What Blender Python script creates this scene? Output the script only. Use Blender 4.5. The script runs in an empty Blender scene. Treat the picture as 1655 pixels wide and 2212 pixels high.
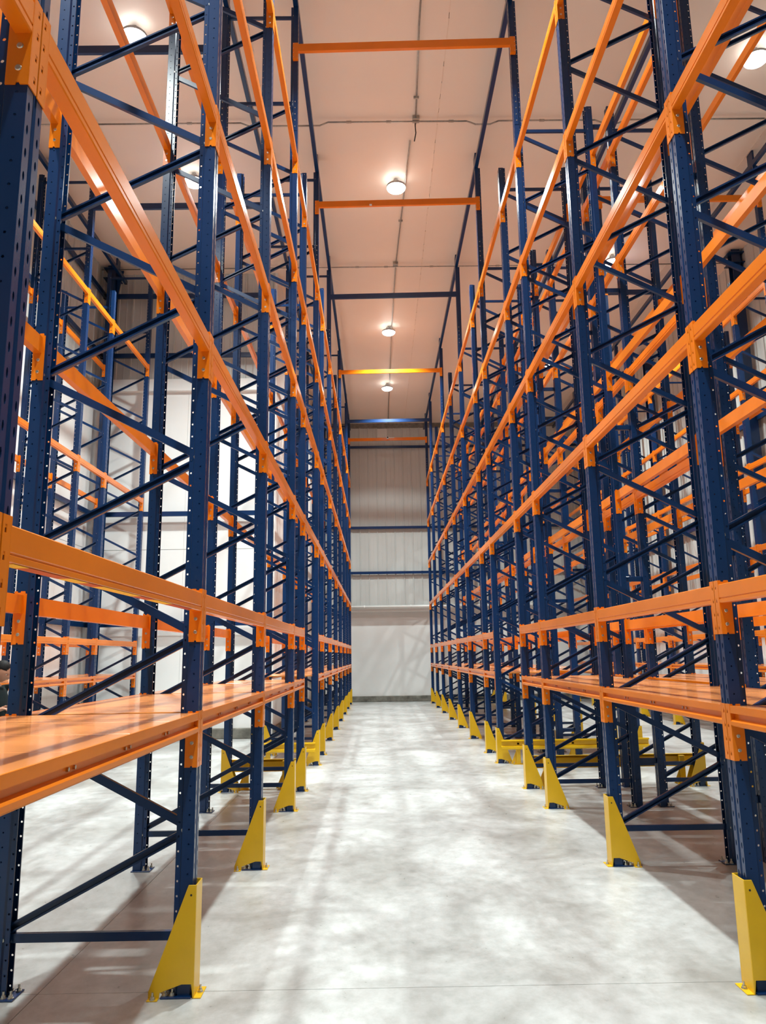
import bpy, bmesh, math, random
from mathutils import Vector, Matrix, Euler
PI = math.pi
rnd = random.Random(7)
SC = bpy.context.scene
COL = SC.collection

# ------------------------------------------------------------------ camera
W_PX, H_PX, F_PX = 1655.0, 2212.0, 1637.83
YAW, PITCH, ROLL = math.radians(0.48275), math.radians(10.7314), math.radians(-0.8392)
CAM_H = 1.735
fwd = Vector((math.sin(YAW)*math.cos(PITCH), math.cos(YAW)*math.cos(PITCH), math.sin(PITCH)))
rgt = Vector((math.cos(YAW), -math.sin(YAW), 0))
upv = rgt.cross(fwd)
cr, sr = math.cos(ROLL), math.sin(ROLL)
r2 = cr*rgt + sr*upv
u2 = -sr*rgt + cr*upv
cam_d = bpy.data.cameras.new('camera'); cam = bpy.data.objects.new('camera', cam_d); COL.objects.link(cam)
cam_d.sensor_fit = 'VERTICAL'; cam_d.sensor_height = 36.0; cam_d.lens = F_PX*36.0/H_PX
cam_d.clip_start = 0.02; cam_d.clip_end = 200
m = Matrix((( r2.x, u2.x, -fwd.x, 0), (r2.y, u2.y, -fwd.y, 0), (r2.z, u2.z, -fwd.z, CAM_H), (0, 0, 0, 1)))
cam.matrix_world = m
SC.camera = cam

# ------------------------------------------------------------------ world, exposure
w = bpy.data.worlds.new('world'); SC.world = w; w.use_nodes = True
w.node_tree.nodes['Background'].inputs[0].default_value = (0.75, 0.85, 1.0, 1)
w.node_tree.nodes['Background'].inputs[1].default_value = 0.02
SC.view_settings.view_transform = 'Standard'; SC.view_settings.look = 'None'
SC.view_settings.gamma = 1.0; SC.view_settings.use_curve_mapping = False
SC.view_settings.exposure = 0.0
SC.cycles.max_bounces = 10; SC.cycles.diffuse_bounces = 4; SC.cycles.glossy_bounces = 4
SC.cycles.sample_clamp_indirect = 6.0
SC.cycles.use_denoising = True
LAMP_W = 375.0

# ------------------------------------------------------------------ materials
def mat(name, col, rough=0.5, metal=0.0, spec=0.5, coat=0.0, nscale=0, namt=0.0, bump=0.0, bscale=60, emis=None, estr=0, rvar=0.0):
    M_ = bpy.data.materials.new(name); M_.use_nodes = True
    nt = M_.node_tree; b = nt.nodes['Principled BSDF']
    b.inputs['Base Color'].default_value = (*col, 1)
    b.inputs['Roughness'].default_value = rough; b.inputs['Metallic'].default_value = metal
    b.inputs['Specular IOR Level'].default_value = spec
    b.inputs['Coat Weight'].default_value = coat; b.inputs['Coat Roughness'].default_value = 0.12
    if emis:
        b.inputs['Emission Color'].default_value = (*emis, 1); b.inputs['Emission Strength'].default_value = estr
    tc = nt.nodes.new('ShaderNodeTexCoord')
    if namt:
        n = nt.nodes.new('ShaderNodeTexNoise'); n.inputs['Scale'].default_value = nscale; n.inputs['Detail'].default_value = 6
        nt.links.new(tc.outputs['Object'], n.inputs['Vector'])
        r = nt.nodes.new('ShaderNodeValToRGB')
        r.color_ramp.elements[0].position = 0.3; r.color_ramp.elements[1].position = 0.7
        r.color_ramp.elements[0].color = (*[c*(1-namt) for c in col], 1)
        r.color_ramp.elements[1].color = (*[min(1, c*(1+namt)) for c in col], 1)
        nt.links.new(n.outputs['Fac'], r.inputs['Fac']); nt.links.new(r.outputs['Color'], b.inputs['Base Color'])
        if rvar:
            mr = nt.nodes.new('ShaderNodeMapRange'); mr.inputs['To Min'].default_value = rough-rvar; mr.inputs['To Max'].default_value = rough+rvar
            nt.links.new(n.outputs['Fac'], mr.inputs['Value']); nt.links.new(mr.outputs['Result'], b.inputs['Roughness'])
    if bump:
        n2 = nt.nodes.new('ShaderNodeTexNoise'); n2.inputs['Scale'].default_value = bscale; n2.inputs['Detail'].default_value = 3
        nt.links.new(tc.outputs['Object'], n2.inputs['Vector'])
        bp = nt.nodes.new('ShaderNodeBump'); bp.inputs['Strength'].default_value = bump; bp.inputs['Distance'].default_value = 0.002
        nt.links.new(n2.outputs['Fac'], bp.inputs['Height']); nt.links.new(bp.outputs['Normal'], b.inputs['Normal'])
    return M_

def concrete_floor():
    M_ = bpy.data.materials.new('polished_concrete'); M_.use_nodes = True
    nt = M_.node_tree; b = nt.nodes['Principled BSDF']; L = nt.links
    g = nt.nodes.new('ShaderNodeNewGeometry')
    mp = nt.nodes.new('ShaderNodeMapping'); mp.inputs['Scale'].default_value = (1.0, 0.75, 1); L.new(g.outputs['Position'], mp.inputs['Vector'])
    n1 = nt.nodes.new('ShaderNodeTexNoise'); n1.inputs['Scale'].default_value = 1.1; n1.inputs['Detail'].default_value = 9; n1.inputs['Roughness'].default_value = 0.62; n1.inputs['Distortion'].default_value = 0.6
    n2 = nt.nodes.new('ShaderNodeTexNoise'); n2.inputs['Scale'].default_value = 9; n2.inputs['Detail'].default_value = 8; n2.inputs['Roughness'].default_value = 0.7
    n3 = nt.nodes.new('ShaderNodeTexNoise'); n3.inputs['Scale'].default_value = 55; n3.inputs['Detail'].default_value = 3
    for n in (n1, n2, n3): L.new(mp.outputs['Vector'], n.inputs['Vector'])
    r1 = nt.nodes.new('ShaderNodeValToRGB'); e = r1.color_ramp.elements
    e[0].position = 0.33; e[0].color = (0.32, 0.32, 0.305, 1); e[1].position = 0.60; e[1].color = (0.54, 0.56, 0.555, 1)
    L.new(n1.outputs['Fac'], r1.inputs['Fac'])
    r2_ = nt.nodes.new('ShaderNodeValToRGB'); e = r2_.color_ramp.elements
    e[0].position = 0.34; e[0].color = (0.72, 0.72, 0.70, 1); e[1].position = 0.60; e[1].color = (1, 1, 1, 1)
    L.new(n2.outputs['Fac'], r2_.inputs['Fac'])
    mx = nt.nodes.new('ShaderNodeMix'); mx.data_type = 'RGBA'; mx.blend_type = 'MULTIPLY'; mx.inputs['Factor'].default_value = 0.75
    L.new(r1.outputs['Color'], mx.inputs['A']); L.new(r2_.outputs['Color'], mx.inputs['B'])
    L.new(mx.outputs['Result'], b.inputs['Base Color'])
    mr = nt.nodes.new('ShaderNodeMapRange'); mr.inputs['To Min'].default_value = 0.20; mr.inputs['To Max'].default_value = 0.42
    L.new(n2.outputs['Fac'], mr.inputs['Value']); L.new(mr.outputs['Result'], b.inputs['Roughness'])
    bp = nt.nodes.new('ShaderNodeBump'); bp.inputs['Strength'].default_value = 0.12; bp.inputs['Distance'].default_value = 0.003
    L.new(n3.outputs['Fac'], bp.inputs['Height']); L.new(bp.outputs['Normal'], b.inputs['Normal'])
    b.inputs['Specular IOR Level'].default_value = 0.5
    return M_

BLUE = mat('blue_powder_coat', (0.0042, 0.029, 0.105), 0.26, spec=0.45, coat=0.0, bump=0.05, bscale=220)
ORANGE = mat('orange_powder_coat', (0.82, 0.205, 0.007), 0.22, spec=0.4, coat=0.0, nscale=2.5, namt=0.06, bump=0.05, bscale=200)
DECK = mat('orange_deck_paint', (0.86, 0.30, 0.075), 0.27, spec=0.55, coat=0.45, nscale=3, namt=0.05, bump=0.03, bscale=30)
YELLOW = mat('yellow_powder_coat', (0.72, 0.43, 0.006), 0.36, spec=0.5, coat=0.15, nscale=6, namt=0.05, bump=0.05, bscale=180)
ZINC = mat('zinc_plated_steel', (0.62, 0.60, 0.52), 0.32, metal=1.0)
GALV = mat('galvanised_conduit', (0.42, 0.40, 0.37), 0.42, metal=0.8, nscale=20, namt=0.15)
FLOOR = concrete_floor()
JOINT = mat('joint_filler', (0.20, 0.19, 0.17), 0.8)
CURB = mat('raw_concrete', (0.17, 0.165, 0.14), 0.85, nscale=5, namt=0.45, bump=0.6, bscale=14)
PLASTER = mat('white_wall_paint', (0.80, 0.82, 0.81), 0.55, nscale=1.5, namt=0.03, bump=0.1, bscale=9)
WPANEL = mat('white_insulated_panel', (0.87, 0.89, 0.88), 0.35, nscale=1.2, namt=0.02)
CLAD = mat('light_grey_cladding', (0.55, 0.58, 0.57), 0.30, spec=0.5, nscale=0.8, namt=0.05)
CEIL = mat('cream_ceiling_sheet', (0.82, 0.73, 0.645), 0.5, nscale=0.7, namt=0.02, bump=0.15, bscale=25)
SEAL = mat('sealant_bead', (0.78, 0.68, 0.58), 0.6)
FOAM = mat('grey_foam_strip', (0.20, 0.19, 0.17), 0.9, nscale=8, namt=0.3)
PIPEW = mat('white_drain_pipe', (0.78, 0.79, 0.77), 0.3)
LENS = mat('lamp_lens', (1, 1, 1), 0.4, emis=(1.0, 0.97, 0.92), estr=24)
LAMPB = mat('lamp_housing', (0.35, 0.35, 0.35), 0.4, metal=0.5)
BLACK = mat('black_plastic', (0.015, 0.015, 0.016), 0.5)
WHITEP = mat('white_plastic', (0.90, 0.90, 0.89), 0.4)
SKIN = mat('skin', (0.42, 0.20, 0.12), 0.5)
HAIR = mat('black_hair', (0.006, 0.005, 0.005), 0.6, spec=0.2)
JACKET = mat('dark_jacket', (0.006, 0.013, 0.015), 0.85, spec=0.15, nscale=14, namt=0.3, bump=0.3, bscale=40)
TROUSER = mat('dark_trousers', (0.02, 0.022, 0.03), 0.85)
STICKY = mat('yellow_sticker', (0.80, 0.55, 0.02), 0.5)
STICKR = mat('red_sticker', (0.45, 0.05, 0.01), 0.5)
EYEW = mat('eye_white', (0.7, 0.68, 0.65), 0.3)

# ------------------------------------------------------------------ mesh builder
class MB:
    def __init__(s): s.v = []; s.f = []; s.m = []
    def add(s, vs, fs, mi=0):
        o = len(s.v); s.v += [tuple(v) for v in vs]; s.f += [tuple(i+o for i in f) for f in fs]; s.m += [mi]*len(fs)
    def box(s, x0, x1, y0, y1, z0, z1, mi=0):
        s.add([(x0,y0,z0),(x1,y0,z0),(x1,y1,z0),(x0,y1,z0),(x0,y0,z1),(x1,y0,z1),(x1,y1,z1),(x0,y1,z1)],
              [(0,3,2,1),(4,5,6,7),(0,1,5,4),(1,2,6,5),(2,3,7,6),(3,0,4,7)], mi)
    def prism(s, poly, axis, a, b, mi=0):
        """poly of 2-D points extruded along axis from a to b; poly in the plane of the two other axes in xyz order"""
        def P(p, t):
            return {'x': (t, p[0], p[1]), 'y': (p[0], t, p[1]), 'z': (p[0], p[1], t)}[axis]
        n = len(poly); vs = [P(p, a) for p in poly] + [P(p, b) for p in poly]
        area = sum(poly[i][0]*poly[(i+1) % n][1]-poly[(i+1) % n][0]*poly[i][1] for i in range(n))
        fl = (area > 0) ^ (axis == 'y') ^ (b < a)
        fs = [tuple(range(n)), tuple(range(2*n-1, n-1, -1))] + [((i+1) % n, i, i+n, (i+1) % n+n) for i in range(n)]
        if fl: fs = [tuple(reversed(f)) for f in fs]
        s.add(vs, fs, mi)
    def cyl(s, p0, p1, r, n=10, mi=0, r1=None):
        p0, p1 = Vector(p0), Vector(p1); d = (p1-p0).normalized()
        a = d.orthogonal().normalized(); b = d.cross(a); r1 = r if r1 is None else r1
        vs = [p0+a*math.cos(t)*r+b*math.sin(t)*r for t in [2*PI*i/n for i in range(n)]] + \
             [p1+a*math.cos(t)*r1+b*math.sin(t)*r1 for t in [2*PI*i/n for i in range(n)]]
        s.add(vs, [tuple(range(n-1, -1, -1)), tuple(range(n, 2*n))]+[(i, (i+1) % n, (i+1) % n+n, i+n) for i in range(n)], mi)
    def path(s, pts, r, n=8, mi=0):
        for a, b in zip(pts[:-1], pts[1:]): s.cyl(a, b, r, n, mi)
        for p in pts[1:-1]: s.ball(p, r*1.02, 8, 5, mi)
    def ball(s, c, r, n=12, k=8, mi=0, sc=(1, 1, 1)):
        vs = []; fs = []
        for j in range(k+1):
            ph = PI*j/k
            for i in range(n):
                t = 2*PI*i/n; vs.append((c[0]+sc[0]*r*math.sin(ph)*math.cos(t), c[1]+sc[1]*r*math.sin(ph)*math.sin(t), c[2]+sc[2]*r*math.cos(ph)))
        for j in range(k):
            for i in range(n): fs.append((j*n+i, (j+1)*n+i, (j+1)*n+(i+1) % n, j*n+(i+1) % n))
        s.add(vs, fs, mi)
    def mesh(s, name, mats, smooth=False):
        me = bpy.data.meshes.new(name); me.from_pydata(s.v, [], s.f)
        for mm in (mats if isinstance(mats, (list, tuple)) else [mats]): me.materials.append(mm)
        me.polygons.foreach_set('material_index', s.m)
        if smooth: me.polygons.foreach_set('use_smooth', [True]*len(s.f))
        me.update(); return me

def bevel(me, w_=0.002, seg=1, ang=0.5):
    bm = bmesh.new(); bm.from_mesh(me); bmesh.ops.remove_doubles(bm, verts=bm.verts, dist=1e-5)
    ed = [e for e in bm.edges if len(e.link_faces) == 2 and e.calc_face_angle(0) > ang]
    bmesh.ops.bevel(bm, geom=ed, offset=w_, segments=seg, profile=0.6, affect='EDGES', clamp_overlap=True)
    bm.to_mesh(me); bm.free(); return me

def put(name, me, parent=None, loc=(0, 0, 0), rot=(0, 0, 0), **kw):
    o = bpy.data.objects.new(name, me); COL.objects.link(o)
    o.location = loc; o.rotation_euler = rot
    if parent: o.parent = parent
    for k, v in kw.items(): o[k] = v
    return o
def thing(name, label, cat, loc=(0, 0, 0), rotz=0, group=None, me=None):
    o = put(name, me, None, loc, (0, 0, rotz)); o['label'] = label; o['category'] = cat; o['kind'] = 'thing'
    if group: o['group'] = group
    return o
def struct(name, me, label=None, parent=None):
    o = put(name, me, parent)
    if not parent: o['kind'] = 'structure'
    if label: o['label'] = label
    return o

ORD = ['first', 'second', 'third', 'fourth', 'fifth', 'sixth', 'seventh', 'eighth', 'ninth', 'tenth', 'eleventh', 'twelfth', 'thirteenth', 'fourteenth', 'fifteenth']

# ------------------------------------------------------------------ room
CZ = 11.05
XL_W, XR_W, Y0, Y1, YA, XA = -6.55, 8.75, -14.0, 30.05, 17.3, -2.36
# floor: slabs between sawn joints, on a darker bed
fl = MB(); fl.box(XL_W-.3, XR_W+.3, Y0-.3, Y1+.3, -0.30, -0.006); floor = struct('floor', fl.mesh('floor_bed', JOINT), 'polished grey concrete warehouse floor')
xs = [XL_W-.3, -1.83, 4.55, XR_W+.3]; ys = [Y0-.3, -7.7, -1.6, 4.43, 10.55, 16.6, 22.7, Y1+.3]
for a, b in zip(xs[:-1], xs[1:]):
    for c, d in zip(ys[:-1], ys[1:]):
        q = MB(); q.box(a+.0018, b-.0018, c+.0018, d-.0018, -0.0055, 0.0); put('floor_slab', q.mesh('floor_slab', FLOOR), floor)
# ceiling panels with a seam at X = 1.17
ce = MB(); ce.box(XL_W-.3, XR_W+.3, Y0-.3, Y1+.3, CZ+.05, CZ+.2); ceil = struct('ceiling', ce.mesh('ceiling_back', CEIL), 'cream metal sheet ceiling')
cx = [XL_W-.3, -4.83, -1.83, 1.17, 4.17, 7.17, XR_W+.3]
for a, b in zip(cx[:-1], cx[1:]):
    q = MB(); q.box(a+.003, b-.003, Y0-.3, Y1+.3, CZ, CZ+.049)
    put('ceiling_panel', q.mesh('ceiling_panel', CEIL), ceil)
q = MB()
for xx in cx[1:-1]:
    y = Y0
    while y < Y1:
        ln = rnd.uniform(.18, .5); q.box(xx-.008+rnd.uniform(-.006, .006), xx+.008+rnd.uniform(-.006, .006), y, y+ln, CZ-.006, CZ+.002); y += ln+rnd.uniform(.01, .12)
put('seam_sealant', q.mesh('seam_sealant', SEAL), ceil, kind='stuff')

def clad_panel(width, z0, z1, pitch=0.345):
    """trapezoid ribbed sheet in the xz plane, facing -y, ribs stand 22 mm proud"""
    pr = []; n = int(round(width/pitch)); x = 0
    for k in range(n):
        pr += [(x, 0), (x+pitch*.40, 0), (x+pitch*.46, -.004), (x+pitch*.52, 0), (x+pitch*.84, 0), (x+pitch*.87, -.026), (x+pitch*.97, -.026)]
        x += pitch
    pr.append((x, 0)); v = []; f = []
    for (a, b) in pr: v += [(a, b, z0), (a, b, z1)]
    for i in range(len(pr)-1): f.append((2*i, 2*i+2, 2*i+3, 2*i+1))
    k = len(v)
    for (a, b) in pr: v += [(a, .03, z0), (a, .03, z1)]
    for i in range(len(pr)-1):
        f.append((k+2*i+2, k+2*i, k+2*i+1, k+2*i+3)); f.append((2*i+2, 2*i, k+2*i, k+2*i+2)); f.append((2*i+1, 2*i+3, k+2*i+3, k+2*i+1))
    o = MB(); o.add(v, f); return o
def cladding(wall, p0, rotz, n, z0, z1):
    me = clad_panel(1.035, z0, z1).mesh('cladding_sheet', CLAD)
    d = Vector((math.cos(rotz), math.sin(rotz), 0))
    for k in range(n):
        p = Vector(p0)+d*1.035*k
        put('cladding_sheet', me, wall, p, (0, 0, rotz))

# back wall: core, lower plaster, upper cladding
b = MB(); b.box(XA-.3, XR_W+.3, Y1+.06, Y1+.4, 0, CZ+.05)
wall_back = struct('wall_back', b.mesh('wall_back', PLASTER), 'far end wall, white below and ribbed grey sheet above')
q = MB(); q.box(XA, XR_W, Y1-.02, Y1+.06, .0, 3.42); put('lower_wall', q.mesh('lower_wall', PLASTER), wall_back)
q = MB(); q.box(XA, XR_W, Y1-.30, Y1+.02, 3.42, 3.66); put('wall_ledge', q.mesh('wall_ledge', PLASTER), wall_back)
cladding(wall_back, (XA, Y1-.30, 0), 0, 11, 3.66, 10.85)
q = MB(); q.box(XA, XR_W, Y1-.33, Y1-.25, 10.85, CZ); put('foam_strip', q.mesh('foam_strip', FOAM), wall_back)
q = MB(); q.box(XA, XR_W, Y1-.16, Y1-.02, 0, .215)
me = bevel(q.mesh('baseboard_back', CURB), .015); o = struct('baseboard_back', me, 'rough dark concrete kerb along the foot of the far wall')
def girt(name, p0, p1, h=.10, d=.06):
    p0, p1 = Vector(p0), Vector(p1); q = MB(); t = (p1-p0).normalized(); n = Vector((0, 0, 1)).cross(t)
    prof = [(-d/2, -h/2), (d/2, -h/2), (d/2, -h/2+.012), (-d/2+.012, -h/2+.012), (-d/2+.012, h/2-.012), (d/2, h/2-.012), (d/2, h/2), (-d/2, h/2)]
    vs = [p0+n*a+Vector((0, 0, b_)) for a, b_ in prof]+[p1+n*a+Vector((0, 0, b_)) for a, b_ in prof]; k = len(prof)
    q.add(vs, [tuple(range(k)), tuple(range(2*k-1, k-1, -1))]+[((i+1) % k, i, i+k, (i+1) % k+k) for i in range(k)])
    o = struct(name, q.mesh(name, BLUE)); return o
for k, z in enumerate((10.02, 6.72, 4.93)):
    girt('trim_%d' % (k+1), (XA, Y1-.42, z), (XR_W, Y1-.42, z))['label'] = 'dark blue horizontal wall rail across the far wall'
# drain pipe
t = thing('drain_pipe', 'white horizontal pipe running across the far wall above the white part', 'pipe')
q = MB(); q.cyl((XA, Y1-.40, 3.60), (XR_W, Y1-.40, 3.60), .055, 14); put('pipe_run', q.mesh('pipe_run', PIPEW, True), t)
for x in (-1.9, -.55, 1.25, 3.1, 4.9, 6.7):
    q = MB(); q.cyl((x, Y1-.40, 3.60), (x+.05, Y1-.40, 3.60), .066, 14); put('pipe_coupling', q.mesh('pipe_coupling', PIPEW), t)

# alcove wall (left far), corner return, left wall, right wall, wall behind the camera
b = MB(); b.box(XL_W-.3, XA-.06, YA+.06, YA+.3, 0, CZ+.05)
wa = struct('wall_alcove', b.mesh('wall_alcove', PLASTER), 'white panelled wall with ribbed sheet above, behind the left racks')
for z0, z1 in ((.2, 4.195), (4.205, 8.0)):
    x = XL_W
    while x < XA-.1:
        x1 = min(x+2.1, XA-.06)
        q = MB(); q.box(x+.002, x1-.002, YA, YA+.06, z0, z1); put('wall_panel', q.mesh('wall_panel', WPANEL), wa); x = x1
q = MB(); q.prism([(YA-.10, 8.0), (YA+.05, 7.98), (YA+.05, 8.32), (YA-.02, 8.32)], 'x', XL_W, XA-.06); put('flashing', q.mesh('flashing', WPANEL), wa)
cladding(wa, (XL_W, YA+.02, 0), 0, 4, 8.3, CZ)
q = MB(); q.box(XL_W, XA-.05, YA-.12, YA+.02, 0, .22); struct('baseboard_alcove', bevel(q.mesh('baseboard_alcove', CURB), .015), 'rough concrete kerb under the white panel wall')
b = MB(); b.box(XA-.06, XA, YA, Y1+.3, 0, CZ+.05)
wr = struct('wall_return', b.mesh('wall_return', PLASTER), 'pale wall running back beside the left rack')
q = MB(); q.box(XA, XA+.05, YA, Y1-.05, 0, .22); struct('baseboard_return', bevel(q.mesh('baseboard_return', CURB), .012), 'concrete kerb beside the left rack')
b = MB(); b.box(XL_W-.3, XL_W-.06, Y0-.3, YA+.3, 0, CZ+.05)
wl = struct('wall_left', b.mesh('wall_left', PLASTER), 'left side wall, white panels below ribbed sheet')
y = Y0
for k in range(16):
    y1 = min(y+2.1, YA)
    if y1 <= y: break
    for z0, z1 in ((.2, 4.195), (4.205, 8.0)):
        q = MB(); q.box(XL_W-.06, XL_W, y+.002, y1-.002, z0, z1); put('wall_panel', q.mesh('wall_panel', WPANEL), wl)
    y = y1
cladding(wl, (XL_W-.02, Y0, 0), PI/2, 30, 8.0, CZ)
q = MB(); q.box(XL_W, XL_W+.12, Y0, YA, 0, .22); struct('baseboard_left', bevel(q.mesh('baseboard_left', CURB), .015), 'concrete kerb along the left wall')
b = MB(); b.box(XR_W+.06, XR_W+.3, Y0-.3, Y1+.3, 0, CZ+.05)
wR = struct('wall_right', b.mesh('wall_right', PLASTER), 'right side wall of ribbed pale sheet above white plaster')
q = MB(); q.box(XR_W-.02, XR_W+.06, Y0, Y1, 0, 3.42); put('lower_wall', q.mesh('lower_wall', PLASTER), wR)
cladding(wR, (XR_W-.02, Y1, 0), -PI/2, 42, 3.42, CZ)
q = MB(); q.box(XR_W-.12, XR_W-.02, Y0, Y1-.1, 0, .22); struct('baseboard_right', bevel(q.mesh('baseboard_right', CURB), .015), 'concrete kerb along the right wall')
b = MB(); b.box(XL_W-.3, XR_W+.3, Y0-.3, Y0, 0, CZ+.05); struct('wall_rear', b.mesh('wall_rear', PLASTER), 'plain wall at the camera end')
# blue wall rails round the left bay
n = 4
for z in (10.38, 8.85, 5.0, 2.50):
    o = girt('trim_%d' % n, (XL_W, YA-.17, z), (XA-.06, YA-.17, z), .11); o['label'] = 'dark blue horizontal wall rail on the alcove wall'; n += 1
    o = girt('trim_%d' % n, (XL_W+.05, Y0, z), (XL_W+.05, YA-.12, z), .11); o['label'] = 'dark blue horizontal wall rail on the left wall'; n += 1
for z in (10.02, 6.9, 5.0):
    o = girt('trim_%d' % n, (XR_W-.10, Y1-.3, z), (XR_W-.10, Y0, z), .11); o['label'] = 'dark blue horizontal wall rail on the right wall'; n += 1
def h_column(name, x, y, z1, label, w_=.2):
    q = MB(); q.box(x-w_/2, x+w_/2, y-.10, y-.088, 0, z1); q.box(x-w_/2, x+w_/2, y+.088, y+.10, 0, z1); q.box(x-.006, x+.006, y-.088, y+.088, 0, z1)
    q.prism([(x+w_/2, z1-.9), (x+w_/2+.15, z1-.1), (x+w_/2, z1-.1)], 'y', y-.02, y+.02)
    q.box(x-w_/2-.08, x+w_/2+.08, y-.16, y+.16, z1-.35, z1-.33); q.box(x-w_/2-.08, x+w_/2+.08, y-.16, y+.16, z1-.1, z1-.08)
    struct(name, q.mesh(name, BLUE), label)
h_column('pillar_left_corner', -6.28, 16.95, CZ, 'dark blue steel column in the left corner')
for k, y in enumerate((1.0, 7.0, 11.95)): h_column('pillar_left_%d' % k, -6.40, y, CZ, 'dark blue steel column against the left wall')
for k, y in enumerate((10.5, 16.5, 22.5, 28.6)): h_column('pillar_right_%d' % k, 8.55, y, CZ, 'dark blue steel column against the right wall')
h_column('pillar_return', -2.22, 27.2, CZ, 'dark blue steel column behind the left rack', .14)
# conduit on alcove corner
t = thing('wall_conduit', 'thin grey conduit dropping down the left corner of the white wall', 'conduit')
q = MB(); q.path([(-6.38, YA-.05, 1.0), (-6.38, YA-.05, 4.5), (-6.38, YA-.10, 4.62), (-6.38, YA-.22, 4.60)], .018); put('pipe_run', q.mesh('conduit_drop', GALV, True), t)
q = MB(); q.box(-6.46, -6.30, YA-.10, YA-.02, .85, 1.05); put('junction_box', q.mesh('jb', GALV), t)

# ceiling rails above the tall posts
PZ = 10.725
for k, (x, ya, yb) in enumerate(((-1.045, Y0, 29.6), (-2.02, Y0, 29.6), (1.955, Y0, 29.6), (4.215, Y0, 29.6), (7.21, Y0, 29.6), (-5.24, Y0, YA-.1), (-6.05, Y0, YA-.1))):
    q = MB(); q.box(x-.035, x+.035, ya, yb, PZ, PZ+.10)
    for i in (0, 2, 4, 6, 8, 10, 11):
        y = {0: 4.4, 2: 9.2, 4: 12.9, 6: 16.6, 8: 21.4, 10: 26.2, 11: 28.57}[i]
        if y < yb: q.box(x-.02, x+.02, y-.10, y+.10, PZ+.098, CZ)
    struct('trim_%d' % (40+k), bevel(q.mesh('ceiling_rail', BLUE), .006), 'dark blue square tube rail under the ceiling running along the racks')

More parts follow.
